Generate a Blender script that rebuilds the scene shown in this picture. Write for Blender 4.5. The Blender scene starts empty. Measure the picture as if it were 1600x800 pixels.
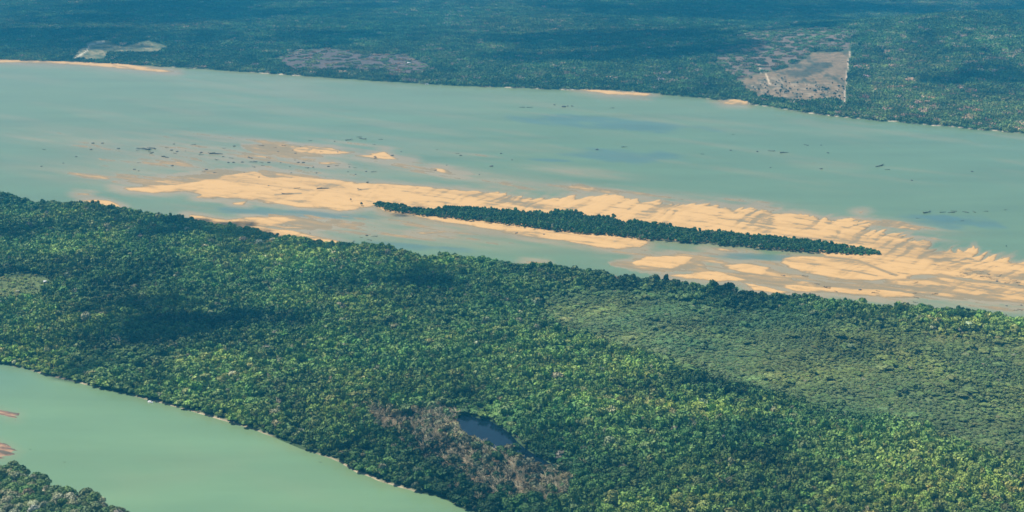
import bpy, bmesh, math, random
import numpy as np

# ------------------------------------------------------------------ camera, sky, sun, exposure
S = bpy.context.scene
COL = S.collection
H = 760.0                                   # flying height above the river, metres
FPX, CX, CY = 2198.0, 800.0, 400.0          # focal length and centre for a 1600 px wide frame
PITCH = math.atan(600.0 / FPX)              # camera looks this far below the horizon
CP, SP = math.cos(PITCH), math.sin(PITCH)

cam_d = bpy.data.cameras.new("camera")
cam_d.sensor_width = 36.0
cam_d.lens = 36.0 * FPX / 1600.0
cam_d.clip_start = 1.0
cam_d.clip_end = 200000.0
cam = bpy.data.objects.new("camera", cam_d)
COL.objects.link(cam)
cam.location = (0, 0, H)
cam.rotation_euler = (math.pi / 2 - PITCH, 0, 0)
S.camera = cam

SUN_EL, SUN_AZ = math.radians(56), math.radians(-62)   # azimuth measured from +Y (view direction) towards +X
sun_dir = np.array([math.sin(SUN_AZ) * math.cos(SUN_EL), math.cos(SUN_AZ) * math.cos(SUN_EL), math.sin(SUN_EL)])
world = bpy.data.worlds.new("World")
S.world = world
world.use_nodes = True
wn, wl = world.node_tree.nodes, world.node_tree.links
wn.clear()
sky = wn.new("ShaderNodeTexSky")
sky.sky_type = 'NISHITA'
sky.sun_disc = False
sky.sun_elevation = SUN_EL
sky.sun_rotation = SUN_AZ
sky.altitude = 500
bg = wn.new("ShaderNodeBackground")
bg.inputs["Strength"].default_value = 0.078
wo = wn.new("ShaderNodeOutputWorld")
wl.new(sky.outputs[0], bg.inputs[0])
wl.new(bg.outputs[0], wo.inputs[0])

sun_l = bpy.data.lights.new("sun", 'SUN')
sun_l.energy = 5.0
sun_l.angle = math.radians(0.5)
sun_l.color = (1.0, 0.93, 0.82)
sun = bpy.data.objects.new("sun", sun_l)
COL.objects.link(sun)
sun.rotation_euler = (math.pi / 2 - SUN_EL, 0, math.pi - SUN_AZ)
sun.location = (0, 0, 3000)

S.view_settings.view_transform = 'Standard'
S.view_settings.look = 'None'
S.view_settings.gamma = 1.0
S.view_settings.exposure = 0.6
S.render.engine = 'CYCLES'
S.cycles.use_denoising = True
S.cycles.denoiser = 'OPENIMAGEDENOISE'
S.cycles.denoising_input_passes = 'RGB_ALBEDO_NORMAL'
S.cycles.denoising_prefilter = 'ACCURATE'
S.cycles.max_bounces = 5
S.cycles.diffuse_bounces = 2
S.cycles.volume_bounces = 0
S.cycles.transparent_max_bounces = 12
S.render.film_transparent = False
S.cycles.filter_width = 1.6

RNG = np.random.default_rng(7)
random.seed(7)

# ------------------------------------------------------------------ geometry helpers
def unproj(px, py, z=0.0):
    px = np.asarray(px, float); py = np.asarray(py, float)
    a = (px - CX) / FPX
    v = -(py - CY) / FPX
    dy = CP + v * SP
    dz = -SP + v * CP
    t = (z - H) / dz
    return a * t, dy * t

def proj(x, y, z):
    zz = z - H
    d = y * CP - zz * SP
    v = y * SP + zz * CP
    d = np.where(d < 1, 1, d)
    return CX + FPX * x / d, CY - FPX * v / d, d

_LAT = np.random.default_rng(11).random((8, 256, 256))
def vnoise(x, y, k=0):
    L = _LAT[k % 8]
    xi = np.floor(x).astype(np.int64); yi = np.floor(y).astype(np.int64)
    fx = x - xi; fy = y - yi
    fx = fx * fx * (3 - 2 * fx); fy = fy * fy * (3 - 2 * fy)
    x0 = xi & 255; x1 = (xi + 1) & 255; y0 = yi & 255; y1 = (yi + 1) & 255
    return (L[y0, x0] * (1 - fx) + L[y0, x1] * fx) * (1 - fy) + (L[y1, x0] * (1 - fx) + L[y1, x1] * fx) * fy

def fbm(x, y, k=0, o=4, g=0.55):
    s = 0; a = 1; t = 0
    for i in range(o):
        s = s + a * vnoise(x * 2 ** i + 17.3 * i, y * 2 ** i + 9.1 * i, k + i); t += a; a *= g
    return s / t * 2 - 1

def sdist(P, x, y):
    """signed distance to a closed polygon, positive inside"""
    P = np.asarray(P, float)
    d = np.full(x.shape, 1e18); ins = np.zeros(x.shape, bool)
    n = len(P)
    for i in range(n):
        ax, ay = P[i]; bx, by = P[(i + 1) % n]
        ex, ey = bx - ax, by - ay
        L2 = ex * ex + ey * ey + 1e-9
        t = np.clip(((x - ax) * ex + (y - ay) * ey) / L2, 0, 1)
        dx = x - ax - t * ex; dy = y - ay - t * ey
        d = np.minimum(d, dx * dx + dy * dy)
        c = ((ay > y) != (by > y))
        if ey != 0:
            ins ^= c & (x < ex * (y - ay) / ey + ax)
    return np.where(ins, 1, -1) * np.sqrt(d)

def sstep(a, b, x):
    t = np.clip((x - a) / (b - a), 0, 1)
    return t * t * (3 - 2 * t)

def wpoly(pts):
    p = np.array(pts, float)
    x, y = unproj(p[:, 0], p[:, 1])
    return np.stack([x, y], 1)

def mesh_from(name, V, F, mat=None, smooth=False, attrs=None, nside=4):
    V = np.asarray(V, np.float32); F = np.asarray(F, np.int32)
    me = bpy.data.meshes.new(name)
    me.vertices.add(len(V)); me.vertices.foreach_set("co", V.ravel())
    me.loops.add(F.size); me.loops.foreach_set("vertex_index", F.ravel())
    me.polygons.add(len(F))
    me.polygons.foreach_set("loop_start", np.arange(0, F.size, nside, dtype=np.int32))
    me.polygons.foreach_set("loop_total", np.full(len(F), nside, np.int32))
    if smooth:
        me.polygons.foreach_set("use_smooth", np.ones(len(F), bool))
    me.update(calc_edges=True)
    for an, (ty, dat) in (attrs or {}).items():
        a = me.attributes.new(an, ty, 'POINT')
        dat = np.asarray(dat, np.int32 if ty == 'INT' else np.float32)
        key = {'FLOAT_COLOR': 'color', 'FLOAT_VECTOR': 'vector'}.get(ty, 'value')
        a.data.foreach_set(key, dat.ravel())
    if mat: me.materials.append(mat)
    return me

def obj(name, me, parent=None, **props):
    o = bpy.data.objects.new(name, me)
    COL.objects.link(o)
    if parent is not None: o.parent = parent
    for k, v in props.items(): o[k] = v
    return o

def grid_mesh(name, X, Y, Z, mat, attrs=None):
    r, c = X.shape
    idx = np.arange(r * c).reshape(r, c)
    F = np.stack([idx[:-1, :-1], idx[1:, :-1], idx[1:, 1:], idx[:-1, 1:]], -1).reshape(-1, 4)
    V = np.stack([X, Y, Z], -1).reshape(-1, 3)
    return mesh_from(name, V, F, mat, True, attrs)

# ------------------------------------------------------------------ material helpers
def new_mat(name):
    m = bpy.data.materials.new(name); m.use_nodes = True
    nt = m.node_tree
    b = nt.nodes["Principled BSDF"]
    return m, nt, nt.nodes, nt.links, b

def mathn(nt, op, a, b=None):
    n = nt.nodes.new("ShaderNodeMath"); n.operation = op
    for i, v in enumerate((a, b)):
        if v is None: continue
        if hasattr(v, 'links') or hasattr(v, 'is_linked'): nt.links.new(v, n.inputs[i])
        else: n.inputs[i].default_value = v
    return n.outputs[0]

def plain(name, c, rough=0.8, var=0.15, scale=0.4):
    m, nt, N, L, b = new_mat(name)
    tc = N.new("ShaderNodeTexCoord"); no = N.new("ShaderNodeTexNoise")
    no.inputs["Scale"].default_value = scale; no.inputs["Detail"].default_value = 5
    L.new(tc.outputs["Object"], no.inputs["Vector"])
    r = N.new("ShaderNodeMapRange"); L.new(no.outputs[0], r.inputs[0])
    r.inputs[1].default_value = 0.3; r.inputs[2].default_value = 0.7
    r.inputs[3].default_value = 1 - var; r.inputs[4].default_value = 1 + var
    mx = N.new("ShaderNodeVectorMath"); mx.operation = 'SCALE'
    mx.inputs[0].default_value = c; L.new(r.outputs[0], mx.inputs["Scale"])
    L.new(mx.outputs[0], b.inputs["Base Color"])
    b.inputs["Roughness"].default_value = rough
    return m

def leaf_mat():
    m, nt, N, L, b = new_mat("foliage")
    t = N.new("ShaderNodeAttribute"); t.attribute_type = 'INSTANCER'; t.attribute_name = "tint"
    v = N.new("ShaderNodeAttribute"); v.attribute_name = "leafv"
    mx = N.new("ShaderNodeVectorMath"); mx.operation = 'SCALE'
    L.new(t.outputs["Color"], mx.inputs[0]); L.new(v.outputs["Fac"], mx.inputs["Scale"])
    L.new(mx.outputs[0], b.inputs["Base Color"])
    b.inputs["Roughness"].default_value = 0.7
    b.inputs["Specular IOR Level"].default_value = 0.18
    return m
M_LEAF = leaf_mat()
M_BARK = plain("bark", (0.13, 0.10, 0.075))
M_BARE = plain("bare_wood", (0.42, 0.36, 0.22))
M_DRIFT = plain("driftwood", (0.055, 0.043, 0.035), var=0.4)
M_ROCK = plain("dark_rock", (0.06, 0.055, 0.05), var=0.4)
M_WHITE = plain("white_paint", (0.8, 0.8, 0.78), 0.4, 0.05)
M_METAL = plain("metal_roof", (0.75, 0.75, 0.74), 0.45, 0.08)
M_WALL = plain("plaster_wall", (0.6, 0.52, 0.42))
M_DARK = plain("dark_opening", (0.03, 0.03, 0.035))

def surf_mat():
    m, nt, N, L, b = new_mat("ground_cover")
    a = N.new("ShaderNodeAttribute"); a.attribute_name = "surf"
    g = N.new("ShaderNodeNewGeometry")
    n1 = N.new("ShaderNodeTexNoise"); n1.inputs["Scale"].default_value = 0.045; n1.inputs["Detail"].default_value = 8
    n1.inputs["Roughness"].default_value = 0.7
    L.new(g.outputs["Position"], n1.inputs["Vector"])
    r = N.new("ShaderNodeMapRange"); L.new(n1.outputs[0], r.inputs[0])
    r.inputs[1].default_value = 0.3; r.inputs[2].default_value = 0.7; r.inputs[3].default_value = 0.6; r.inputs[4].default_value = 1.4
    mx = N.new("ShaderNodeVectorMath"); mx.operation = 'SCALE'
    L.new(a.outputs["Color"], mx.inputs[0]); L.new(r.outputs[0], mx.inputs["Scale"])
    L.new(mx.outputs[0], b.inputs["Base Color"])
    b.inputs["Roughness"].default_value = 0.95
    b.inputs["Specular IOR Level"].default_value = 0.1
    bu = N.new("ShaderNodeBump"); bu.inputs["Strength"].default_value = 0.6; bu.inputs["Distance"].default_value = 3.0
    L.new(n1.outputs[0], bu.inputs["Height"]); L.new(bu.outputs[0], b.inputs["Normal"])
    return m
M_SURF = surf_mat()

def sand_mat(name="sand", clay=False):
    m, nt, N, L, b = new_mat(name)
    a = N.new("ShaderNodeAttribute"); a.attribute_name = "wet"
    g = N.new("ShaderNodeNewGeometry")
    mp = N.new("ShaderNodeMapping"); mp.inputs["Rotation"].default_value = (0, 0, math.radians(22))
    mp.inputs["Scale"].default_value = (0.012, 0.045, 0.05)
    L.new(g.outputs["Position"], mp.inputs["Vector"])
    n1 = N.new("ShaderNodeTexNoise"); n1.inputs["Scale"].default_value = 1.0; n1.inputs["Detail"].default_value = 8
    n1.inputs["Roughness"].default_value = 0.65
    L.new(mp.outputs[0], n1.inputs["Vector"])
    r = N.new("ShaderNodeMapRange"); L.new(n1.outputs[0], r.inputs[0])
    r.inputs[1].default_value = 0.3; r.inputs[2].default_value = 0.7; r.inputs[3].default_value = -0.16; r.inputs[4].default_value = 0.16
    ad = mathn(nt, 'ADD', a.outputs["Fac"], r.outputs[0])
    cr = N.new("ShaderNodeValToRGB"); L.new(ad, cr.inputs[0])
    e = cr.color_ramp.elements
    e[0].position = 0.0; e[0].color = (0.52, 0.318, 0.125, 1)
    e[1].position = 1.0; e[1].color = (0.215, 0.165, 0.09, 1)
    x = e.new(0.35); x.color = (0.44, 0.268, 0.104, 1)
    x = e.new(0.6); x.color = (0.29, 0.195, 0.09, 1)
    if clay:
        e[0].color = (0.34, 0.22, 0.13, 1); e[1].color = (0.28, 0.165, 0.10, 1); e[2].color = (0.19, 0.115, 0.08, 1); e[3].color = (0.10, 0.085, 0.06, 1)
    L.new(cr.outputs[0], b.inputs["Base Color"])
    b.inputs["Roughness"].default_value = 0.9
    b.inputs["Specular IOR Level"].default_value = 0.15
    bu = N.new("ShaderNodeBump"); bu.inputs["Strength"].default_value = 0.5; bu.inputs["Distance"].default_value = 1.5
    L.new(n1.outputs[0], bu.inputs["Height"]); L.new(bu.outputs[0], b.inputs["Normal"])
    return m
M_SAND = sand_mat()
M_CLAY = sand_mat("clay", True)

def water_mat(name, lagoon=False):
    m, nt, N, L, b = new_mat(name)
    g = N.new("ShaderNodeNewGeometry")
    if lagoon:
        b.inputs["Base Color"].default_value = (0.004, 0.010, 0.018, 1)
        b.inputs["Roughness"].default_value = 0.12
    else:
        a = N.new("ShaderNodeAttribute"); a.attribute_name = "silt_sky"
        mp = N.new("ShaderNodeMapping"); mp.inputs["Rotation"].default_value = (0, 0, math.radians(15))
        mp.inputs["Scale"].default_value = (0.0022, 0.010, 0.01)
        L.new(g.outputs["Position"], mp.inputs["Vector"])
        n1 = N.new("ShaderNodeTexNoise"); n1.inputs["Scale"].default_value = 1.0; n1.inputs["Detail"].default_value = 9
        n1.inputs["Roughness"].default_value = 0.6
        L.new(mp.outputs[0], n1.inputs["Vector"])
        r = N.new("ShaderNodeMapRange"); L.new(n1.outputs[0], r.inputs[0])
        r.inputs[1].default_value = 0.3; r.inputs[2].default_value = 0.7; r.inputs[3].default_value = 0.90; r.inputs[4].default_value = 1.10
        mx = N.new("ShaderNodeVectorMath"); mx.operation = 'SCALE'
        L.new(a.outputs["Color"], mx.inputs[0]); L.new(r.outputs[0], mx.inputs["Scale"])
        L.new(mx.outputs[0], b.inputs["Base Color"])
        b.inputs["Roughness"].default_value = 0.35
    b.inputs["IOR"].default_value = 1.33
    b.inputs["Specular IOR Level"].default_value = 0.5
    n2 = N.new("ShaderNodeTexNoise"); n2.inputs["Scale"].default_value = 0.25; n2.inputs["Detail"].default_value = 4
    L.new(g.outputs["Position"], n2.inputs["Vector"])
    bu = N.new("ShaderNodeBump"); bu.inputs["Strength"].default_value = 0.15; bu.inputs["Distance"].default_value = 0.3
    L.new(n2.outputs[0], bu.inputs["Height"]); L.new(bu.outputs[0], b.inputs["Normal"])
    return m
M_WATER = water_mat("silty_water")
M_LAGOON = water_mat("dark_still_water", True)

# ------------------------------------------------------------------ layout of the land, traced as outlines on the ground plane
FAR_SHORE = [(-900, 78), (-400, 88), (-100, 92), (0, 94), (100, 97), (200, 101), (300, 107), (400, 114), (500, 121), (560, 125), (640, 130),
             (720, 134.5), (800, 137.5), (890, 141), (905, 140), (960, 141.5), (1020, 146), (1060, 150), (1100, 154), (1125, 157), (1145, 155.5), (1165, 158), (1172, 164),
             (1200, 167), (1260, 176.5), (1320, 184), (1400, 191), (1500, 200), (1600, 209), (1700, 220), (2000, 250), (2900, 330)]
P_FAR = wpoly(FAR_SHORE + [(6000, 330), (6000, -192), (-4400, -192), (-4400, 70)])
MID_TOP = [(-900, 200), (-300, 262), (-60, 300), (0, 306), (50, 318), (100, 325), (140, 325), (180, 331), (240, 340), (290, 347), (330, 354), (400, 365),
           (460, 377), (520, 387), (560, 389), (620, 397), (660, 407), (700, 404), (760, 412), (830, 419), (900, 427), (960, 437),
           (1000, 441), (1060, 448), (1130, 458), (1200, 467), (1260, 471), (1330, 479), (1400, 486), (1480, 491), (1540, 497),
           (1600, 508), (1700, 521), (2000, 560), (3200, 700)]
MID_BOT = [(2600, 1500), (1300, 1100), (1000, 925), (880, 862), (780, 818), (730, 797), (680, 777), (620, 761), (560, 739), (530, 722), (500, 713), (430, 685),
           (370, 663), (320, 650), (260, 633), (200, 618), (140, 603), (90, 590), (40, 577), (0, 569), (-100, 548), (-400, 485), (-900, 380)]
P_MID = wpoly(MID_TOP + MID_BOT)
P_NEAR = wpoly([(-900, 540), (-300, 655), (-100, 706), (0, 740), (45, 746), (75, 764), (110, 780), (150, 788), (200, 812), (230, 830), (290, 870), (370, 960), (420, 1400), (-900, 1400)])
P_LAG = wpoly([(719, 649), (731, 649), (746, 654), (764, 658), (780, 667), (796, 679), (808, 692), (820, 702), (835, 711), (850, 720), (872, 728),
               (880, 736), (872, 740), (850, 736), (830, 727), (815, 716), (804, 706), (795, 706), (786, 710), (773, 706), (760, 697), (746, 690), (730, 688), (720, 674), (714, 658)])
P_ISL = wpoly([(577, 319), (600, 319), (640, 324), (664, 331), (676, 331), (700, 328), (720, 328), (760, 330), (800, 331), (850, 336), (870, 334), (900, 336), (930, 342), (960, 343), (980, 350), (1040, 355), (1100, 363), (1160, 370), (1220, 375),
               (1290, 383), (1340, 388), (1375, 394), (1387, 401), (1340, 400), (1260, 396), (1180, 390), (1100, 383), (1020, 377), (960, 372), (880, 365), (800, 355), (740, 347), (690, 342), (640, 336), (600, 330)])
P_HUT = [(0, 430), (30, 424), (75, 432), (80, 446), (60, 460), (30, 472), (0, 480)]

def hill(x, y):
    # wooded rise behind the far bank, right of centre, and gentler swells elsewhere
    u = (x - 2250) * 0.93 + (y - 6400) * 0.36
    w = -(x - 2250) * 0.36 + (y - 6400) * 0.93
    h = 135 * np.exp(-(u / 1350) ** 2 - (w / 700) ** 2)
    h = h + 22 * np.maximum(0, fbm(x / 1500, y / 1100, 3, 3) + 0.15) * sstep(5200, 7000, y)
    h = h + 5 * fbm(x / 260, y / 260, 5, 3) * sstep(4800, 5600, y)
    return h

def land(x, y):
    """terrain height and the distances inland"""
    wob = 5 * fbm(x / 45, y / 45, 1, 4)
    dF = sdist(P_FAR, x, y) + wob * 2.0
    dM = sdist(P_MID, x, y) + wob
    dN = sdist(P_NEAR, x, y) + wob * 0.5
    dL = sdist(P_LAG, x, y) + wob * 0.2
    d = np.maximum(np.maximum(dF, dM), dN)
    z = np.clip(d / 7.0, -1, 1) * 1.8 - 0.3
    inl = np.clip((dM - 20) / 260, 0, 1)
    z = z + inl * (4 + 11 * fbm(x / 380, y / 300, 2, 3) + 4 * fbm(x / 120, y / 100, 5, 2)).clip(-0.5, 99) * sstep(4, 90, -dL)
    z = z + np.clip((dF - 10) / 500, 0, 1) * hill(x, y).clip(-0.5, None)
    z = z + np.clip((dN - 4) / 50, 0, 1) * 11
    lag = sstep(-4, 1.5, dL)
    z = z * (1 - lag) + lag * (-1.5)
    return z, dF, dM, dN, dL

def in_px(poly, px, py):
    return sdist(poly, px, py)

# named areas of the land (photo outlines of what grows or was cleared there)
A_CLEAR = [(1150, 128), (1175, 116), (1195, 112), (1225, 106), (1255, 92), (1270, 80), (1328, 80), (1320, 158), (1290, 160), (1250, 162), (1215, 158), (1180, 152), (1160, 140)]
A_SCRUB = [(1110, 80), (1140, 60), (1200, 40), (1335, 45), (1328, 80), (1270, 80), (1250, 95), (1225, 106), (1150, 128), (1125, 110)]
A_FIELD = [(425, 92), (460, 78), (520, 76), (560, 84), (640, 84), (655, 96), (690, 110), (640, 118), (590, 112), (500, 112), (450, 108)]
A_LIGHT = [(108, 94), (124, 76), (134, 66), (165, 62), (190, 72), (230, 63), (264, 74), (255, 84), (240, 85), (200, 85), (172, 84), (160, 97)]
A_BURN = [(1205, 112), (1225, 118), (1252, 124), (1275, 116), (1300, 104), (1302, 96), (1275, 98), (1255, 108)]
A_MEADOW = [(850, 458), (920, 450), (1060, 466), (1200, 486), (1400, 510), (1700, 545), (1700, 745), (1600, 735), (1500, 705), (1400, 668), (1300, 648), (1220, 628), (1140, 606), (1060, 580), (970, 552), (900, 528), (840, 495)]
A_GRASS = [(870, 500), (930, 480), (1040, 505), (1140, 525), (1260, 545), (1380, 570), (1600, 640), (1560, 700), (1440, 665), (1340, 640), (1240, 620), (1150, 595), (1060, 566), (950, 540)]
A_BROWN = [(560, 636), (620, 650), (690, 632), (722, 650), (735, 680), (770, 700), (800, 708), (830, 718), (875, 735), (900, 765), (900, 800), (820, 800), (750, 775), (700, 745), (640, 712), (580, 672)]
A_PATCH = [(0, 432), (40, 426), (75, 434), (82, 448), (60, 466), (30, 478), (-60, 482), (-60, 436)]

# ------------------------------------------------------------------ ground sheet
pys = np.concatenate([np.array([-176, -170, -163, -155, -146, -136, -125, -112, -98, -84, -70, -56, -44, -34]), np.arange(-26, 230, 1.6), np.arange(230, 840, 2.4),
                      np.arange(842, 1000, 12), [1010, 1060, 1140, 1250, 1400]])
pxs = np.concatenate([[-6000, -4500, -3200, -2300, -1700, -1200, -900, -700, -560, -460, -380, -310, -250, -200, -160], np.arange(-130, 1730, 2.2),
                      [1760, 1800, 1850, 1910, 1980, 2060, 2160, 2300, 2500, 2800, 3300, 3900, 4800, 6100, 7600]])
PX, PY = np.meshgrid(pxs, pys)
GX, GY = unproj(PX, PY)
lastx = GX[-1]
for yy, sc in ((600, 1.3), (0, 6.0), (-3000, 12.0), (-20000, 16.0)):
    GX = np.vstack([GX, lastx * sc]); GY = np.vstack([GY, np.full_like(lastx, yy)])
GZ, dF, dM, dN, dL = land(GX, GY)
QX, QY, _ = proj(GX, GY, GZ)
n1 = fbm(GX / 90, GY / 90, 4, 4); n2 = fbm(GX / 16, GY / 16, 6, 3); n3 = fbm(GX / 400, GY / 400, 2, 3)
def lerp(c, t, d):
    return c * (1 - t[..., None]) + np.array(d) * t[..., None]
C = np.zeros(GX.shape + (3,)) + np.array([0.045, 0.075, 0.03])
C = lerp(C, sstep(4000, 12000, GY) * 0.5, (0.04, 0.065, 0.035))
far = (dF > 0)
C = lerp(C, sstep(0, 3, in_px(A_CLEAR, QX, QY)) * far * np.clip(0.95 + 0.2 * n2, 0, 1), (0.205, 0.14, 0.078))
C = lerp(C, sstep(0, 3, in_px(A_CLEAR, QX, QY)) * far * sstep(0.1, 0.5, n1 + 0.3 * n2) * 0.5, (0.09, 0.085, 0.05))
C = lerp(C, sstep(0.05, 0.4, fbm(GX / 28, GY / 60, 2, 4)) * sstep(0, 3, in_px(A_CLEAR, QX, QY)) * far * 0.85, (0.06, 0.065, 0.04))
C = lerp(C, sstep(-1, 2.5, in_px(A_BURN, QX, QY) + 4 * n2 + 3 * n1) * far * (0.75 + 0.3 * n2), (0.05, 0.055, 0.035))
C = lerp(C, sstep(0.1, 0.35, n2) * sstep(0, 3, in_px([(1160, 128), (1200, 118), (1250, 126), (1320, 130), (1318, 158), (1200, 156)], QX, QY)) * far * 0.55, (0.34, 0.26, 0.17))
C = lerp(C, sstep(-2, 5, in_px(A_SCRUB, QX, QY) + 5 * n1) * far * (sdist(A_CLEAR, QX, QY) < 0), (0.15, 0.11, 0.08))
C = lerp(C, sstep(-2, 4, in_px(A_FIELD, QX, QY) + 4 * n1) * far, (0.10, 0.075, 0.065))
C = lerp(C, sstep(-1, 2, in_px(A_LIGHT, QX, QY) + 3 * n2) * far, (0.12, 0.12, 0.06))
C = lerp(C, sstep(-0.1, 0.3, fbm(GX / 22, GY / 45, 3, 5)) * sstep(0, 2, in_px(A_LIGHT, QX, QY)) * far * 0.8, (0.27, 0.215, 0.11))
C = lerp(C, sstep(0.1, 0.35, fbm(GX / 14, GY / 30, 6, 4)) * sstep(0, 2, in_px(A_LIGHT, QX, QY)) * far * 0.8, (0.06, 0.08, 0.04))
C = lerp(C, sstep(-4, 8, in_px(A_PATCH, QX, QY) + 4 * n1) * (dM > 0), (0.10, 0.13, 0.045))
C = lerp(C, sstep(-6, 12, in_px(A_MEADOW, QX, QY)) * (dM > 0), (0.07, 0.105, 0.042))
C = lerp(C, sstep(-6, 8, in_px(A_GRASS, QX, QY) + 6 * n1) * (dM > 0), (0.10, 0.135, 0.05))
C = lerp(C, sstep(-4, 8, in_px(A_BROWN, QX, QY) + 5 * n1) * (dM > 0), (0.17, 0.12, 0.07))
# tracks: a straight clay track up the clearing and two short ones; pale roof yard
for tr, w, cc in (([(1319, 163), (1321, 135), (1324, 108), (1328, 80)], 1.3, (0.42, 0.33, 0.24)), ([(1185, 98), (1189, 114)], 1.9, (0.45, 0.36, 0.25)),
                  ([(1197, 116), (1203, 132)], 1.8, (0.5, 0.38, 0.24)), ([(610, 115), (645, 117)], 0.9, (0.55, 0.48, 0.42)), ([(116, 92), (135, 80), (140, 70), (162, 66)], 1.4, (0.5, 0.44, 0.32)),
                  ([(48, 57), (85, 61)], 0.8, (0.3, 0.28, 0.22)), ([(136, 69), (162, 64)], 0.8, (0.36, 0.33, 0.24))):
    dd = np.full(GX.shape, 1e9)
    for (x0, y0), (x1, y1) in zip(tr[:-1], tr[1:]):
        ex, ey = x1 - x0, y1 - y0
        t = np.clip(((QX - x0) * ex + (QY - y0) * ey) / (ex * ex + ey * ey), 0, 1)
        dd = np.minimum(dd, np.hypot(QX - x0 - t * ex, QY - y0 - t * ey))
    C = lerp(C, sstep(w, w * 0.4, dd) * far, cc)
# pale beach line on the banks
bl = sstep(14, 4, dF) * sstep(-0.3, 0.4, n3 + 0.6 * n1 + 0.35 * sstep(1250, 1500, QX)) * far
C = lerp(C, bl, (0.5, 0.4, 0.27))
bl = sstep(6, 2, dM) * sstep(-0.4, 0.3, n1 + 0.4 * n3) * (dM > -5) * (dF < 0)
C = lerp(C, bl, (0.42, 0.34, 0.22))
def col4(C): return np.concatenate([C, np.ones(C.shape[:-1] + (1,))], -1)
ground = obj("ground", grid_mesh("ground", GX, GY, GZ, M_SURF, {"surf": ('FLOAT_COLOR', col4(C))}), kind="structure")

# ------------------------------------------------------------------ sandbanks: one height field over the river bed
BARS = [
 # main bank running past the island
 [(180, 293), (215, 291), (262, 288), (300, 284), (335, 277), (370, 270), (400, 266), (414, 272), (430, 277), (470, 277), (530, 281), (560, 286), (620, 287), (680, 293), (740, 299),
  (800, 304), (838, 309), (870, 309), (910, 307), (960, 307), (1010, 314), (1060, 318), (1130, 323), (1190, 326), (1230, 333), (1290, 340), (1330, 347), (1370, 356), (1400, 366),
  (1450, 380), (1500, 394), (1540, 398), (1600, 408), (1680, 418), (1800, 436), (1900, 452), (2010, 478), (1900, 482), (1800, 470), (1680, 456), (1600, 447), (1540, 440), (1500, 435), (1440, 431), (1420, 435), (1360, 440), (1300, 437),
  (1250, 427), (1217, 411), (1226, 402), (1290, 400), (1270, 392), (1180, 384), (1100, 378), (1018, 374), (1015, 381), (1000, 388), (960, 389), (900, 381), (840, 373), (800, 365), (760, 358), (700, 349), (650, 338), (600, 330),
  (588, 321), (575, 323), (550, 328), (530, 330), (480, 325), (420, 318), (400, 313), (345, 311), (305, 309), (310, 305), (290, 300), (240, 302), (200, 298)],
 [(340, 345), (380, 340), (430, 338.5), (477, 343), (450, 348), (440, 352), (485, 357), (450, 358), (400, 355)],
 [(296, 336), (350, 343), (400, 351), (455, 361), (500, 370), (535, 380), (520, 392), (440, 376), (350, 360), (296, 348)],
 [(128, 313), (150, 312), (172, 315), (185, 322), (150, 322)],
 [(440, 231), (480, 228), (520, 230), (535, 236), (552, 238), (540, 240.5), (500, 242), (460, 238)],
 [(557, 243.5), (580, 241), (600, 237.5), (622, 246), (643, 249), (620, 251), (590, 249)],
 [(498, 253.5), (520, 252.5), (536, 256), (515, 258), (498, 256)], [(464, 247), (500, 248), (490, 251), (470, 250)],
 [(678, 264), (690, 265), (705, 269.5), (724, 274), (700, 274.5), (684, 268.5)],
 [(120, 302), (139, 302.5), (139, 304.5), (122, 304.3)], [(360, 317), (388, 313), (380, 321), (365, 321)],
 [(985, 410), (1010, 402), (1050, 399), (1082, 402), (1075, 411), (1050, 421), (1010, 417), (990, 415)],
 [(1035, 430), (1085, 424.5), (1120, 424), (1140, 431), (1168, 438), (1120, 440), (1060, 435)],
 [(1125, 414), (1140, 411), (1175, 411), (1207, 418), (1190, 430), (1160, 426), (1130, 418)],
 [(1098, 384), (1130, 386), (1155, 391), (1160, 396), (1125, 394)], [(1163, 390), (1178, 395), (1165, 394)],
 [(1160, 441), (1200, 450), (1245, 457), (1215, 459), (1180, 453)],
 [(1205, 444), (1300, 448), (1380, 452), (1432, 458), (1432, 464), (1380, 466), (1300, 459), (1240, 455)],
 [(1450, 450), (1520, 452), (1580, 461), (1520, 462), (1470, 458)],
 [(1350, 330), (1340, 331), (1345, 334)], [(820, 408.5), (850, 410), (830, 412)],
 [(645, 363.5), (696, 361), (700, 363), (660, 366)],
 # spits and beaches under the far bank
 [(-140, 84), (0, 90.5), (60, 91.5), (120, 92.5), (180, 97), (230, 104), (272, 112), (240, 113), (180, 107.5), (120, 102), (60, 99), (0, 98), (-140, 93)],
 [(900, 139), (960, 140.5), (1020, 146), (1008, 151), (950, 148)], [(1120, 157), (1147, 154), (1172, 157), (1168, 164), (1132, 163)],
 # reddish bars at the left end of the near channel
 [(-90, 632), (0, 640), (14, 643), (29, 646), (24, 655), (10, 650), (0, 648), (-90, 650)],
 [(-110, 676), (0, 691), (12, 697), (25, 704), (20, 710), (0, 716), (-110, 700)],
]
FLATS = [[(1120, 428), (1200, 424), (1240, 436), (1300, 441), (1420, 437), (1480, 431), (1600, 446), (1720, 458), (1860, 480), (1960, 505), (1860, 508), (1720, 486), (1600, 476), (1500, 467), (1400, 463), (1300, 459), (1200, 449), (1140, 440)],
         [(180, 283), (260, 276), (340, 268), (420, 262), (470, 272), (520, 279), (430, 284), (330, 286), (230, 294)],
         [(380, 228), (440, 224), (520, 228), (540, 240), (470, 244), (400, 238)], [(960, 412), (1000, 402), (1100, 398), (1100, 424), (1000, 424)], [(420, 336), (520, 344), (560, 350), (480, 360), (430, 352)]]
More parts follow.
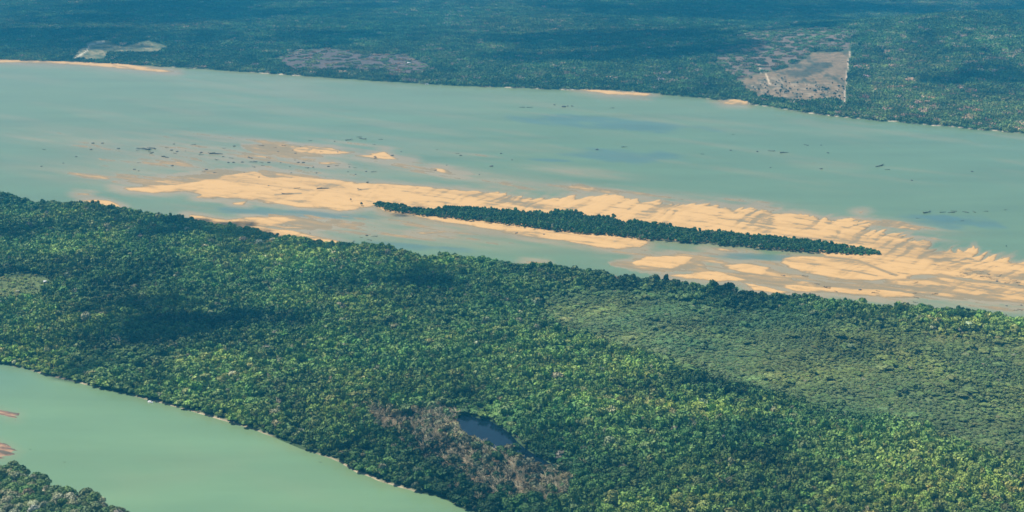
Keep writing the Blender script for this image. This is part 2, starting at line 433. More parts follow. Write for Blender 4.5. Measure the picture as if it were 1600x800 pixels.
STREAK = [((330, 232), 110, 7.5), ((250, 246), 80, 7.2), ((430, 242), 80, 7.5), ((300, 258), 120, 7.5), ((280, 285), 230, 22), ((330, 240), 280, 22), ((1400, 455), 260, 26), ((1180, 425), 190, 20), ((560, 355), 260, 16), ((900, 295), 330, 10), ((700, 340), 150, 12), ((60, 217), 75, 4.5), ((200, 222), 120, 5), ((400, 222), 160, 8), ((300, 262), 150, 12), ((150, 275), 60, 10), ((560, 225), 90, 4), ((640, 262), 200, 10), ((850, 262), 40, 2.5),
          ((900, 268), 80, 7), ((700, 355), 160, 16), ((790, 293), 60, 6), ((950, 300), 120, 5), ((1150, 312), 120, 6), ((1100, 405), 90, 14), ((1250, 428), 160, 18), ((1480, 462), 200, 14), ((1560, 480), 200, 8),
          ((430, 365), 60, 8), ((1000, 395), 60, 8), ((1400, 352), 90, 10), ((1450, 372), 50, 5), ((950, 178), 60, 1.6), ((860, 180), 90, 1.6), ((240, 158), 90, 3), ((600, 160), 130, 6), ((1120, 190), 100, 4), ((1450, 268), 90, 2),
          ((250, 110), 90, 4), ((720, 240), 60, 3), ((1000, 345), 100, 4), ((820, 315), 40, 6), ((500, 205), 300, 6), ((540, 352), 60, 6)]
BLUE_PATCH = [((970, 243), 75, 9), ((1495, 347), 60, 9), ((950, 193), 120, 9), ((1460, 340), 40, 4), ((860, 250), 30, 2), ((1180, 402), 70, 5), ((450, 333), 100, 5), ((640, 385), 90, 5)]  # patches where the river colour turns darker and bluer

def bed(px, py):
    """river-bed height around the water level (0): positive is dry sand"""
    x, y = unproj(px, py)
    s = px, py - 0.13 * px
    wob = fbm(px / 26, s[1] / 6.0, 2, 5) * 2.6 + fbm(px / 90, s[1] / 14.0, 3, 3) * 1.6
    rk = fbm((px * 0.42 + py * 0.95) / 5.5 + 3.5 * fbm(px / 110, py / 40, 6, 3), (px * 0.9 - py * 0.45) / 60, 5, 4)   # oblique ripples, combed off the upstream edge
    h = np.full(px.shape, -3.0); comb = np.zeros(px.shape)
    for i, P in enumerate(BARS):
        a = np.array(P, float)
        x0, x1, y0, y1 = a[:, 0].min() - 40, a[:, 0].max() + 40, a[:, 1].min() - 16, a[:, 1].max() + 16
        m = (px > x0) & (px < x1) & (py > y0) & (py < y1)
        if not m.any(): continue
        pxm, pym = px[m], py[m]
        # distances measured with rows stretched, as the bank is seen at a slant
        d = sdist(a * [0.45, 1.0], pxm * 0.45, pym)
        size = min(a[:, 1].max() - a[:, 1].min(), 12) / 12
        amp = (0.25 + 0.75 * size) if i < 22 else 0.35 * (0.4 + size)
        d = d + wob[m] * amp
        if i == 0:
            top = np.interp(pxm, [400, 700, 1000, 1300, 1500, 1700], [277, 296, 313, 342, 394, 420])
            near = sstep(46, 4, pym - top) * sstep(640, 860, pxm)
            d = d + rk[m] * (8 + 10 * sstep(1250, 1400, pxm)) * near
            comb[m] = near
        hh = np.where(d > 0, np.minimum(d * 0.28, 1.0 + 0.02 * d), np.maximum(d * 0.22, -3))
        h[m] = np.maximum(h[m], hh)
    fn = fbm(px / 55, s[1] / 5.0, 6, 5)
    for P in FLATS:
        d = sdist(np.array(P, float) * [0.45, 1.0], px * 0.45, py) + wob * 1.3
        h = np.maximum(h, np.where(d > -3, np.minimum(d * 0.05, 0.16 + 0.22 * sstep(1340, 1460, px)) + 0.50 * fn, -3))
    soft = np.zeros(px.shape)
    for (cx, cy), rx, ry in STREAK:
        sl = cy + 0.10 * (px - cx)
        e = ((px - cx) / rx) ** 2 + ((py - sl) / ry) ** 2
        soft = np.maximum(soft, np.exp(-e * 1.1) * (0.30 if (cy < 215 or cx > 1300 and cy < 300) else 0.62 if ry < 7 else 1.0))
    st = fbm(px / 70, s[1] / 4.0, 7, 5)
    st2 = fbm(px / 160, s[1] / 9.0, 1, 4)
    return h, soft, st, st2, rk, comb

def sand_mesh(x0, x1, dx, y0, y1, dy):
    px, py = np.meshgrid(np.arange(x0, x1, dx), np.arange(y0, y1, dy))
    h, soft, st, st2, rk, comb = bed(px, py)
    x, y = unproj(px, py)
    bedh = h + 0.0
    # a few braids barely break the surface where the bed is shallow
    st3 = fbm(px / 24, (py - 0.13 * px) / 2.2, 5, 4)
    br = np.where(soft > 0.35, (soft - 0.7) * 0.55 + st * 0.7 + st3 * 0.3 - 0.22, -3)
    bedh = np.maximum(bedh, np.minimum(br, 0.25))
    dry = bedh > 0
    bedh = bedh + np.where(dry, 0.16 * st + (0.18 + 0.5 * comb) * rk + 0.10 + 0.25 * comb, 0) * sstep(0, 0.6, bedh)
    wet = sstep(0.75, 0.0, bedh + 0.16 * st + 0.1 * st3) * 0.85 + 0.5 * sstep(-0.05, 0.5, -rk + 0.5 * st3) * comb + 0.40 * sstep(0.05, 0.45, st2) + 0.35 * sstep(0.12, 0.45, -st) + 0.40 * sstep(0.15, 0.5, st3) + 0.25 * sstep(0.1, 0.4, -rk) * (st2 > -0.2)
    wet = wet + 0.3 * sstep(1380, 1500, px) * sstep(428, 450, py - 0.05 * (px - 1400)) * (0.6 + st)
    # drained channels cutting across the bank
    for pts, w in (([(1290, 402), (1340, 408), (1380, 424), (1400, 431)], 1.8), ([(1420, 434), (1470, 431), (1520, 440), (1560, 442)], 2.5), ([(1335, 425), (1370, 432)], 1.0),
                   ([(430, 305), (470, 303)], 1.2), ([(560, 298), (575, 296)], 1.0)):
        for (a0, b0), (a1, b1) in zip(pts[:-1], pts[1:]):
            ex, ey = a1 - a0, b1 - b0
            t = np.clip(((px - a0) * ex + (py - b0) * ey) / (ex * ex + ey * ey), 0, 1)
            dd = np.hypot((px - a0 - t * ex) * 0.6, py - b0 - t * ey)
            wet = np.maximum(wet, sstep(w * 1.6, w * 0.4, dd) * 0.8)
    clay = y0 > 600
    if clay: wet = 0.45 + 1.6 * st3 + 0.8 * st; bedh = np.where(bedh > -0.3, bedh + 1.3 * st3 + 0.4 * st, bedh)
    me = grid_mesh("sandbank", x, y, bedh, M_CLAY if clay else M_SAND, {"wet": ('FLOAT', wet)})
    return obj("sandbank", me, kind="structure")
sand_mesh(-260, 2060, 1.35, 205, 520, 0.8)
sand_mesh(-130, 1300, 1.6, 80, 172, 0.7)
sand_mesh(-110, 60, 1.3, 622, 725, 0.9)

# ------------------------------------------------------------------ river
wys = np.concatenate([np.arange(60, 520, 1.5), np.arange(520, 842, 5), [850, 880, 930, 1010, 1140, 1400]])
wxs = np.concatenate([[-6000, -3000, -1700, -1000, -600, -350, -220], np.arange(-130, 2060, 3.5), [2100, 2200, 2350, 2500, 3300, 5000, 7600]])
WX, WY = np.meshgrid(wxs, wys)
h, soft, st, st2, rk, comb = bed(WX, WY)
X, Y = unproj(WX, WY)
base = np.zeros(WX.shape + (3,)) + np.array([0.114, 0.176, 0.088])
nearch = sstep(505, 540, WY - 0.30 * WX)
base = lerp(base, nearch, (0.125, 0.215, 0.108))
nm = fbm(WX / 260, WY / 60, 5, 4)  # near channel: painted sky-reflection gradient mixed with silt mottling
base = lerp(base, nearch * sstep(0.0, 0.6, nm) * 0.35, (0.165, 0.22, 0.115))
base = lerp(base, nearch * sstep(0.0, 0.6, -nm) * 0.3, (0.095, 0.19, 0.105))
base = lerp(base, nearch * sstep(120, 10, WX) * sstep(640, 580, WY) * 0.5, (0.085, 0.17, 0.12))  # bluer left end, sky reflection put into the water colour
base = lerp(base, sstep(240, 110, WY) * (1 - nearch) * 0.8, (0.155, 0.198, 0.088))
silt_sky = np.clip(soft * (0.80 + 0.8 * st) * 0.95 + sstep(-2.4, -0.02, h + 0.5 * st) * (0.70 + 0.35 * st), 0, 0.9)
silt_sky = silt_sky * (1 - 0.75 * nearch)
silt_sky = np.maximum(silt_sky, 0.25 * sstep(0.0, 0.6, st2) * sstep(320, 250, WY) * (1 - nearch))
base = lerp(base, silt_sky, (0.285, 0.215, 0.115))
for (cx, cy), rx, ry in BLUE_PATCH:
    e = ((WX - cx) / rx) ** 2 + ((WY - cy - 0.05 * (WX - cx)) / ry) ** 2
    t = sstep(1.9, 0.2, e + 1.8 * fbm(WX / 40, (WY - 0.1 * WX) / 4.5, 4, 5))
    base = lerp(base, t * 0.7, (0.075, 0.135, 0.115))
_, wF, wM, wN, wL = land(X, Y)
bank = sstep(-26, -2, wM) * 0.35 + sstep(-60, -5, wF) * 0.12
base = lerp(base, np.clip(bank * (0.6 + 0.8 * st2), 0, 0.6), (0.17, 0.18, 0.075))
obj("river_water", grid_mesh("river_water", X, Y, np.zeros_like(X), M_WATER, {"silt_sky": ('FLOAT_COLOR', col4(base))}), kind="structure")

# forest lagoon
lp = P_LAG; c = lp.mean(0); bm = bmesh.new()
lp2 = c + (lp - c) * 1.12
vs = [bm.verts.new((p[0], p[1], 0.1)) for p in lp2]
bm.faces.new(vs); bmesh.ops.triangulate(bm, faces=bm.faces[:])
me = bpy.data.meshes.new("lagoon_water"); bm.to_mesh(me); me.materials.append(M_LAGOON)
obj("lagoon_water", me, kind="structure")

# ------------------------------------------------------------------ tree shapes (built once, copied)
_ico = {}
def ico(sub):
    if sub not in _ico:
        b = bmesh.new(); bmesh.ops.create_icosphere(b, subdivisions=sub, radius=1)
        b.verts.ensure_lookup_table()
        _ico[sub] = (np.array([v.co[:] for v in b.verts]), np.array([[v.index for v in f.verts] for f in b.faces]))
        b.free()
    return _ico[sub]

def crown_arrays(rng, lobes, leaves, leaf, sub=1, zlo=0.35, top=1.0, gap=0.0, spread=0.62):
    """lobed leafy crown, radius about 1, top at z = 1 ; returns verts, tris, leafv"""
    V, F, A = [], [], []
    cen, rad = [], []
    for i in range(lobes):
        a = rng.random() * 6.283; r = spread * math.sqrt(rng.random()) if i else 0.1
        lr = rng.uniform(0.34, 0.52) * (1.15 - 0.3 * r)
        z = zlo + (top - zlo) * (0.70 - 0.55 * (r / max(spread, .01)) ** 2 + rng.uniform(-0.12, 0.12))
        cen.append((math.cos(a) * r, math.sin(a) * r, z)); rad.append((lr, lr, lr * rng.uniform(0.36, 0.50) ))
    cen = np.array(cen); rad = np.array(rad)
    iv, jf = ico(sub)
    base = 0
    for c_, r_ in zip(cen, rad):
        n = iv * (1 + 0.16 * rng.standard_normal((len(iv), 1)))
        v = c_ + n * r_ * 0.86
        V.append(v); F.append(jf + base); base += len(v)
        A.append(np.full(len(v), 0.85) * rng.uniform(0.85, 1.15))
    # leaf sprays over the lobes
    k = rng.integers(0, lobes, leaves)
    d = rng.standard_normal((leaves, 3)); d[:, 2] = np.abs(d[:, 2]) * 1.0 - 0.25
    d /= np.linalg.norm(d, axis=1)[:, None]
    p = cen[k] + d * rad[k] * rng.uniform(0.88, 1.12, (leaves, 1))
    out = np.ones(leaves, bool)
    for c_, r_ in zip(cen, rad):
        out &= (((p - c_) / r_) ** 2).sum(1) > 0.75
    p = p[out]; d = d[out]; k = k[out]
    n = d + 0.55 * rng.standard_normal(d.shape); n /= np.linalg.norm(n, axis=1)[:, None]
    t = np.cross(n, rng.standard_normal(n.shape)); t /= np.linalg.norm(t, axis=1)[:, None]
    b = np.cross(n, t)
    s = leaf * rng.uniform(0.6, 1.4, (len(p), 1))
    zs = np.array([1, 1, 0.55])
    q = np.stack([p + t * s * zs, p + b * s * zs, p - t * s * 0.8 * zs, p - b * s * zs], 1)
    V.append(q.reshape(-1, 3))
    m = len(p); i0 = base + np.arange(m)[:, None] * 4
    F.append(np.concatenate([i0 + [0, 1, 2], i0 + [0, 2, 3]]))
    lv = rng.uniform(0.72, 1.36, m) * (0.82 + 0.36 * rng.random(lobes))[k]
    A.append(np.repeat(lv, 4))
    return np.concatenate(V), np.concatenate(F), np.concatenate(A)

def crown_mesh(name, *a, **k):
    V, F, A = crown_arrays(*a, **k)
    V[:, 2] = np.maximum(V[:, 2], 0.05)
    return mesh_from(name, V, F, M_LEAF, False, {"leafv": ('FLOAT', A)}, 3)

def tube(V, F, p0, p1, r0, r1, seg=5):
    p0 = np.array(p0, float); p1 = np.array(p1, float)
    d = p1 - p0; d /= np.linalg.norm(d) + 1e-9
    t = np.cross(d, [0.31, 0.2, 0.93]); t /= np.linalg.norm(t) + 1e-9; b = np.cross(d, t)
    base = sum(len(v) for v in V)
    an = np.arange(seg) / seg * 2 * math.pi
    ring = np.cos(an)[:, None] * t + np.sin(an)[:, None] * b
    V.append(np.concatenate([p0 + ring * r0, p1 + ring * r1]))
    for i in range(seg):
        j = (i + 1) % seg
        F.append((base + i, base + j, base + seg + j)); F.append((base + i, base + seg + j, base + seg + i))
    # end cap
    for i in range(1, seg - 1):
        F.append((base + seg, base + seg + i, base + seg + i + 1))

def trunk_mesh(name, rng, lean=0.05, branches=5, mat=None, bare=False):
    V, F = [], []
    rr = 0.085 if not bare else 0.05
    a = rng.random() * 6.28; lx, ly = math.cos(a) * lean, math.sin(a) * lean
    tube(V, F, (0, 0, -0.05), (lx, ly, 0.30), rr, rr * 0.7, 7)
    tube(V, F, (lx, ly, 0.30), (lx * 2, ly * 2, 0.62), rr * 0.7, rr * 0.4, 6)
    for i in range(branches):
        a = rng.random() * 6.28 + i; z0 = rng.uniform(0.3, 0.58); L = rng.uniform(0.35, 0.62)
        e = (lx * 2 + math.cos(a) * L, ly * 2 + math.sin(a) * L, z0 + rng.uniform(0.15, 0.36))
        tube(V, F, (lx * 1.5, ly * 1.5, z0), e, rr * 0.38, rr * 0.15, 4)
        if bare:
            for q in range(5):
                f = rng.uniform(0.45, 1.0)
                s = np.array([lx * 1.5, ly * 1.5, z0]) * (1 - f) + np.array(e) * f
                a2 = a + rng.uniform(-1.2, 1.2); l2 = rng.uniform(0.15, 0.38)
                tube(V, F, s, s + [math.cos(a2) * l2, math.sin(a2) * l2, rng.uniform(0.02, 0.2)], rr * 0.2, rr * 0.08, 3)
    V = np.concatenate(V)
    return mesh_from(name, V, np.array(F), mat or M_BARK, False, None, 3)

def R(s): return np.random.default_rng(s)
CROWNS = [crown_mesh("broadleaf_crown", R(20 + i), 4 + i % 4, 170 + 20 * (i % 3), 0.20, spread=0.5 + 0.05 * (i % 4), zlo=0.30 + 0.06 * (i % 3)) for i in range(9)]
BIGCR = [crown_mesh("large_crown", R(50 + i), 6 + i, 1100, 0.095, spread=0.60 + 0.02 * i, zlo=0.30 + 0.05 * (i % 3)) for i in range(6)]
SHRUBS = [crown_mesh("shrub_crown", R(70 + i), 4, 90, 0.24, spread=0.5, zlo=0.1) for i in range(4)]
TRUNKS = [trunk_mesh("trunk", R(80 + i)) for i in range(4)]
BARES = [trunk_mesh("bare_branches", R(90 + i), 0.1, 11, M_BARE, True) for i in range(4)]

def clump_mesh(i):
    rng = R(100 + i)
    V, F, A = [], [], []; base = 0
    for k in range(15):
        a = k * 2.4 + rng.uniform(-.3, .3); r = 0.9 * math.sqrt((k + 0.5) / 15)
        cr = rng.uniform(0.15, 0.34); hh = rng.uniform(0.65, 1.05)
        v, f, aa = crown_arrays(rng, 3, 26, 0.30, spread=0.5, zlo=0.3)
        v = v * [cr, cr, hh] + [math.cos(a) * r, math.sin(a) * r, 0]
        V.append(v); F.append(f + base); base += len(v); A.append(aa * rng.choice([0.6, 0.8, 1.0, 1.1, 1.5]))
    V = np.concatenate(V)
    return mesh_from("canopy_clump", V, np.concatenate(F), M_LEAF, False, {"leafv": ('FLOAT', np.concatenate(A))}, 3)
CLUMPS = [clump_mesh(i) for i in range(6)]

# ------------------------------------------------------------------ scatter: points -> one object of instances
def scatter_object(name, P, scl, rot, var, tint, meshes, label, category):
    me = bpy.data.meshes.new(name)
    n = len(P)
    me.vertices.add(n); me.vertices.foreach_set("co", np.asarray(P, np.float32).ravel())
    for an, ty, key, dat in (("scl", 'FLOAT_VECTOR', 'vector', scl), ("rotv", 'FLOAT_VECTOR', 'vector', rot), ("variant", 'INT', 'value', var), ("tint", 'FLOAT_COLOR', 'color', tint)):
        a = me.attributes.new(an, ty, 'POINT')
        a.data.foreach_set(key, np.asarray(dat, np.int32 if ty == 'INT' else np.float32).ravel())
    o = obj(name, me, kind="stuff", label=label, category=category)
    g = bpy.data.node_groups.new("spread_" + name, 'GeometryNodeTree')
    g.interface.new_socket("Geometry", in_out='INPUT', socket_type='NodeSocketGeometry')
    g.interface.new_socket("Geometry", in_out='OUTPUT', socket_type='NodeSocketGeometry')
    N, L = g.nodes, g.links
    gi, go = N.new("NodeGroupInput"), N.new("NodeGroupOutput")
    iop = N.new("GeometryNodeInstanceOnPoints")
    jn = N.new("GeometryNodeJoinGeometry")
    for m in meshes:
        so = bpy.data.objects.new(m.name, m)          # source shape, never linked to the scene
        oi = N.new("GeometryNodeObjectInfo"); oi.inputs["Object"].default_value = so
        oi.inputs["As Instance"].default_value = True
        L.new(oi.outputs["Geometry"], jn.inputs[0])
    def attr(nm, ty):
        a = N.new("GeometryNodeInputNamedAttribute"); a.data_type = ty; a.inputs["Name"].default_value = nm
        return a.outputs["Attribute"]
    L.new(gi.outputs[0], iop.inputs["Points"]); L.new(jn.outputs[0], iop.inputs["Instance"])
    iop.inputs["Pick Instance"].default_value = True
    L.new(attr("variant", 'INT'), iop.inputs["Instance Index"])
    L.new(attr("scl", 'FLOAT_VECTOR'), iop.inputs["Scale"])
    e = N.new("FunctionNodeEulerToRotation"); L.new(attr("rotv", 'FLOAT_VECTOR'), e.inputs[0]); L.new(e.outputs[0], iop.inputs["Rotation"])
    L.new(iop.outputs[0], go.inputs[0])
    md = o.modifiers.new("spread", 'NODES'); md.node_group = g
    return o

def jitter_grid(x0, x1, y0, y1, s, rng):
    nx, ny = int((x1 - x0) / s), int((y1 - y0) / s)
    gx, gy = np.meshgrid(np.arange(nx), np.arange(ny))
    gx = gx + 0.5 * (gy % 2)
    x = x0 + (gx + rng.uniform(-0.42, 0.42, gx.shape)) * s
    y = y0 + (gy + rng.uniform(-0.42, 0.42, gy.shape)) * s
    return x.ravel(), y.ravel()

PAL = np.array([(0.056, 0.132, 0.038), (0.084, 0.186, 0.046), (0.120, 0.232, 0.056), (0.160, 0.252, 0.060), (0.190, 0.235, 0.095), (0.29, 0.29, 0.16), (0.26, 0.215, 0.105), (0.40, 0.38, 0.26)])
PALN = ["dark green", "deep green", "green", "yellow-green", "dull olive", "pale grey-green", "brown", "whitish"]
def pick_tint(n, w, rng):
    """w: (n, 8) weights"""
    w = w / w.sum(1, keepdims=True)
    c = np.cumsum(w, 1)
    k = (rng.random(n)[:, None] > c).sum(1).clip(0, 7)
    mean = (w[:, :5] @ PAL[:5]) / w[:, :5].sum(1, keepdims=True)
    own = np.where(k < 5, 0.50, 0.9)[:, None]
    t = (PAL[k] * own + mean * (1 - own)) * rng.uniform(0.80, 1.22, (n, 1)) * (1 + 0.06 * rng.standard_normal((n, 3)))
    return k, np.concatenate([t.clip(0.005, 1), np.ones((n, 1))], 1)

# ---- forest between the two channels
def mid_trees():
    rng = R(1)
    x, y = jitter_grid(-2100, 2900, 1400, 4500, 6.2, rng)
    px, py, d = proj(x, y, 0 * x)
    m = (px > -400) & (px < 2020) & (py < 950) & (py > 240)
    x, y, px, py = x[m], y[m], px[m], py[m]
    z, dF, dM, dN, dL = land(x, y)
    ok = (dM > 2.5) & (dL < -2.0)
    x, y, z, dM, dL = x[ok], y[ok], z[ok], dM[ok], dL[ok]
    px, py, d = proj(x, y, z)
    mead = sstep(-10, 16, sdist(A_MEADOW, px, py) + 10 * fbm(x / 120, y / 120, 3, 3))
    gras = sstep(-8, 10, sdist(A_GRASS, px, py) + 8 * fbm(x / 80, y / 80, 4, 3))
    patch = sstep(-3, 5, sdist(A_PATCH, px, py) + 4 * fbm(x / 60, y / 60, 4, 3))
    brown = sstep(-6, 14, sdist(A_BROWN, px, py) + 9 * fbm(x / 60, y / 60, 5, 3))
    n = len(x)
    big = fbm(x / 300, y / 300, 6, 3)
    clus = fbm(x / 55, y / 55, 2, 3)
    r = rng.lognormal(0, 0.40, n) * 4.9 * (1 + 0.35 * clus + 0.25 * fbm(x / 150, y / 150, 7, 2))
    r = np.where(rng.random(n) < 0.03, r * 1.8, r)
    r = r * (1 - 0.45 * mead) 
    em = rng.random(n) < 0.018
    r = np.where(em, r * (1.35 + 0.5 * mead), r)
    r = r.clip(1.7, 11)
    r = np.where(patch > 0.3, r * 0.5, r)
    keep = rng.random(n) < np.where(patch > 0.4, 0.5, 1) * (1 - 0.05 * gras)
    hgt = (r * rng.uniform(0.9, 1.3, n) + rng.uniform(5.0, 8.0, n) + 5.0 * big + 6.0 * fbm(x / 75, y / 75, 7, 3)) * (1 - 0.62 * mead) * (1 - 0.3 * gras)
    hgt = hgt * (0.62 + 0.38 * sstep(2, 26, -dL))
    hgt = np.where(dM < 12, hgt * 0.8, hgt)
    hgt = np.where(em, hgt * 1.25 + 3, hgt)
    hgt = np.where(patch > 0.3, hgt * 0.3, hgt).clip(1.6, 24)
    w = np.zeros((n, 8))
    w[:, 0] = 0.9 - 0.4 * big; w[:, 1] = 1.6; w[:, 2] = 1.7 + 0.6 * big; w[:, 3] = (0.22 + 0.6 * clus + 0.4 * big).clip(0.03, 2); w[:, 4] = (0.45 - 0.5 * clus).clip(0.05, 2); w[:, 5] = 0.05 + 0.12 * (clus < -0.2); w[:, 6] = 0.008; w[:, 7] = 0.005
    w[:, 0] *= 1 - 0.8 * mead; w[:, 2] += 4 * mead; w[:, 3] += 0.3 * mead + 0.5 * gras; w[:, 4] += 1.5 * mead + 2.5 * gras + 3 * patch
    w = w.clip(0, None)
    w[:, :4] *= (1 - 0.88 * brown)[:, None]; w[:, 6] += 1.8 * brown; w[:, 5] += 1.2 * brown; w[:, 4] += 0.9 * brown
    k, t = pick_tint(n, w, rng)
    t[:, :3] = t[:, :3] * (1 - 0.55 * mead[:, None]) + np.array([0.080, 0.132, 0.045]) * 0.55 * mead[:, None]
    low = fbm(x / 420, y / 330, 1, 4)
    pt = fbm(x / 150, y / 110, 4, 4)
    t[:, :3] *= (1 + (0.8 * low + 0.85 * pt) * (1 - 0.75 * mead) + 0.25 * clus * (1 - 0.5 * mead)).clip(0.32, 2.2)[:, None]
    warm = 0.14 + 0.40 * pt + 0.3 * fbm(x / 240, y / 200, 2, 3)
    warm = warm.clip(-0.25, 0.38) * (k < 5)
    t[:, 0] *= 1 + warm; t[:, 2] *= 1 - 0.6 * warm
    t[:, :3] *= (1.0 - 0.27 * mead + 0.10 * gras)[:, None]
    t[:, :3] *= (1 + mead * 0.45 * fbm(x / 130, y / 60, 2, 5))[:, None]
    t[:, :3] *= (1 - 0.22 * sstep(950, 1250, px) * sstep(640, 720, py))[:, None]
    t[:, 0] *= 1 + 0.15 * low
    bare = (rng.random(n) < 0.50 * brown + 0.004)
    P = np.stack([x, y, z - 0.2], 1)
    return [a[keep] for a in (P, r, hgt, k, t, bare, px, py, d, mead)]
P, r, hgt, k, t, bare, px, py, d, mead = mid_trees()

# ---- near bank, bottom left corner
def near_trees():
    rng = R(2)
    x, y = jitter_grid(-1400, -200, 850, 2100, 12.5, rng)
    z, dF, dM, dN, dL = land(x, y)
    px, py, d = proj(x, y, z)
    m = (dN > 2) & (px > -400) & (px < 380) & (py < 1150) & (py > 560)
    x, y, z, px, py, d, dN = [a[m] for a in (x, y, z, px, py, d, dN)]
    n = len(x)
    r = rng.uniform(6.0, 12.5, n); h = (r * 0.8 + rng.uniform(6, 12, n))
    w = np.tile([0.8, 1.0, 1.1, 0.7, 2.4, 1.9, 0.10, 0.25], (n, 1))
    k, t = pick_tint(n, w, rng)
    return np.stack([x, y, z - 0.3], 1), r, h, k, t, px, py, d, dN
nP, nr, nh, nk, nt_, npx, npy, nd, ndN = near_trees()

def rotv(n, rng): 
    return np.stack([rng.normal(0, 0.06, n), rng.normal(0, 0.06, n), rng.random(n) * 6.283], 1)

LABN = {"mid": ("forest between the two river channels", "large trees along the bottom of the forest"),
        "near": ("near bank in the bottom left corner", "trees on the near bank")}
def tree_thing(loc, r, h, rz, tint, crown, trunk, label, group, name="rainforest_tree"):
    e = bpy.data.objects.new(name, None); COL.objects.link(e)
    e.empty_display_size = 1
    e.location = loc; e.rotation_euler = (0, 0, rz); e.scale = (r, r, h)
    e["label"] = label; e["category"] = "tree"; e["group"] = group
    if crown is not None:
        c = bpy.data.objects.new("crown", crown); COL.objects.link(c); c.parent = e
        c["tint"] = [float(v) for v in tint]
    tk = bpy.data.objects.new("trunk" if crown is not None else "branches", trunk); COL.objects.link(tk); tk.parent = e
    return e

# the trees that show largest, each an object: the whole near bank in the frame, then the bottom of the forest
infr = (npx > -25) & (npx < 300) & (npy - nh * FPX / nd < 806)
rest = ~infr
for i in np.where(infr)[0]:
    tone = PALN[nk[i]]
    dd_ = np.hypot(nP[:, 0] - nP[i, 0], nP[:, 1] - nP[i, 1]); dd_[i] = 1e9; j = int(np.argmin(dd_))
    sz = "small" if nr[i] < 7.6 else "medium" if nr[i] < 9.6 else "large" if nr[i] < 11.4 else "very large"
    pl = "at waterside" if ndN[i] < 14 else "behind waterside" if ndN[i] < 45 else "inland"
    cr_ = "left edge" if npx[i] < 45 else "bottom edge" if npx[i] > 130 else "mid-corner"
    tree_thing(nP[i], nr[i], nh[i], RNG.random() * 6.28, nt_[i], BIGCR[i % 6], TRUNKS[i % 4],
               f"{sz} {tone} crown {pl}, bottom-left bank, {cr_}, by {PALN[nk[j]]} one", "trees on the near bank in the bottom left corner")
n_near = int(infr.sum())
ri = np.where(rest)[0]
size = r / d
vis = (px > 5) & (px < 1595) & (py < 812) & (py - hgt * FPX / d < 792) & ~bare
cand = np.where(vis)[0]
pick = cand[np.argsort(-size[cand])][:max(0, 285 - n_near)]
def zone(a, b):
    h_ = "left of the lagoon thicket" if a < 560 else "near the lagoon thicket" if a < 900 else "in the bottom middle" if a < 1250 else "in the bottom right"
    return h_
for i in pick:
    zn = zone(px[i], py[i])
    dd_ = np.hypot(P[:, 0] - P[i, 0], P[:, 1] - P[i, 1]); dd_[i] = 1e9; j = int(np.argmin(dd_))
    q_ = np.searchsorted(np.quantile(r[pick], [0.25, 0.5, 0.75]), r[i])
    sz = ["smaller", "middling", "large", "huge"][q_]
    fb = "low in frame" if py[i] > 745 else "higher up"
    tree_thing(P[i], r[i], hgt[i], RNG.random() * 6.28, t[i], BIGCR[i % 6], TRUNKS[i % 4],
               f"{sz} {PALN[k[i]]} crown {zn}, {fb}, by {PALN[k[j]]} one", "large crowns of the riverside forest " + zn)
bp = np.where((px > 500) & (px < 920) & (py > 620) & (py < 800) & bare)[0]
bp = bp[np.argsort(-size[bp])][:40]
for i in bp:
    tree_thing(P[i], r[i] * 1.3, hgt[i] * 1.1, RNG.random() * 6.28, t[i], None, BARES[i % 4],
               f"{['slight', 'low', 'tall', 'tallest'][int(np.searchsorted(np.quantile(hgt[bp], [.3, .6, .9]), hgt[i]))]} leafless tree {'left of' if px[i] < 715 else 'just below' if px[i] < 810 else 'right of'} the dark lagoon, {'upper' if py[i] < 690 else 'middle' if py[i] < 735 else 'lower'} part of thicket", "leafless trees beside the lagoon", "bare_tree")
taken = np.zeros(len(r), bool); taken[pick] = True; taken[bp] = True

m = ~taken & ~bare & (mead < 0.55)
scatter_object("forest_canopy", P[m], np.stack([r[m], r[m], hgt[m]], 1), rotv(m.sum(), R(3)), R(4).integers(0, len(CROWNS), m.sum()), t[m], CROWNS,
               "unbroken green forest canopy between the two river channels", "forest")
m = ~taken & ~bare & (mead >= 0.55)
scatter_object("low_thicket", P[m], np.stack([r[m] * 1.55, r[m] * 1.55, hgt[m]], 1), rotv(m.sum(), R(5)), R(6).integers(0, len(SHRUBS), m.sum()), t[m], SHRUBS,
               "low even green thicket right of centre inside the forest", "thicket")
m = ~taken & bare
scatter_object("dry_thicket", P[m], np.stack([r[m] * 1.3, r[m] * 1.3, hgt[m] * 1.1], 1), rotv(m.sum(), R(7)), R(8).integers(0, len(BARES), m.sum()), t[m], BARES,
               "leafless grey-brown branches spread through the forest and lagoon edge", "thicket")
scatter_object("bank_canopy", nP[ri], np.stack([nr[ri], nr[ri], nh[ri]], 1), rotv(len(ri), R(9)), R(10).integers(0, len(BIGCR), len(ri)), nt_[ri], BIGCR,
               "rest of the canopy on the near bank outside the photo's corner", "forest")
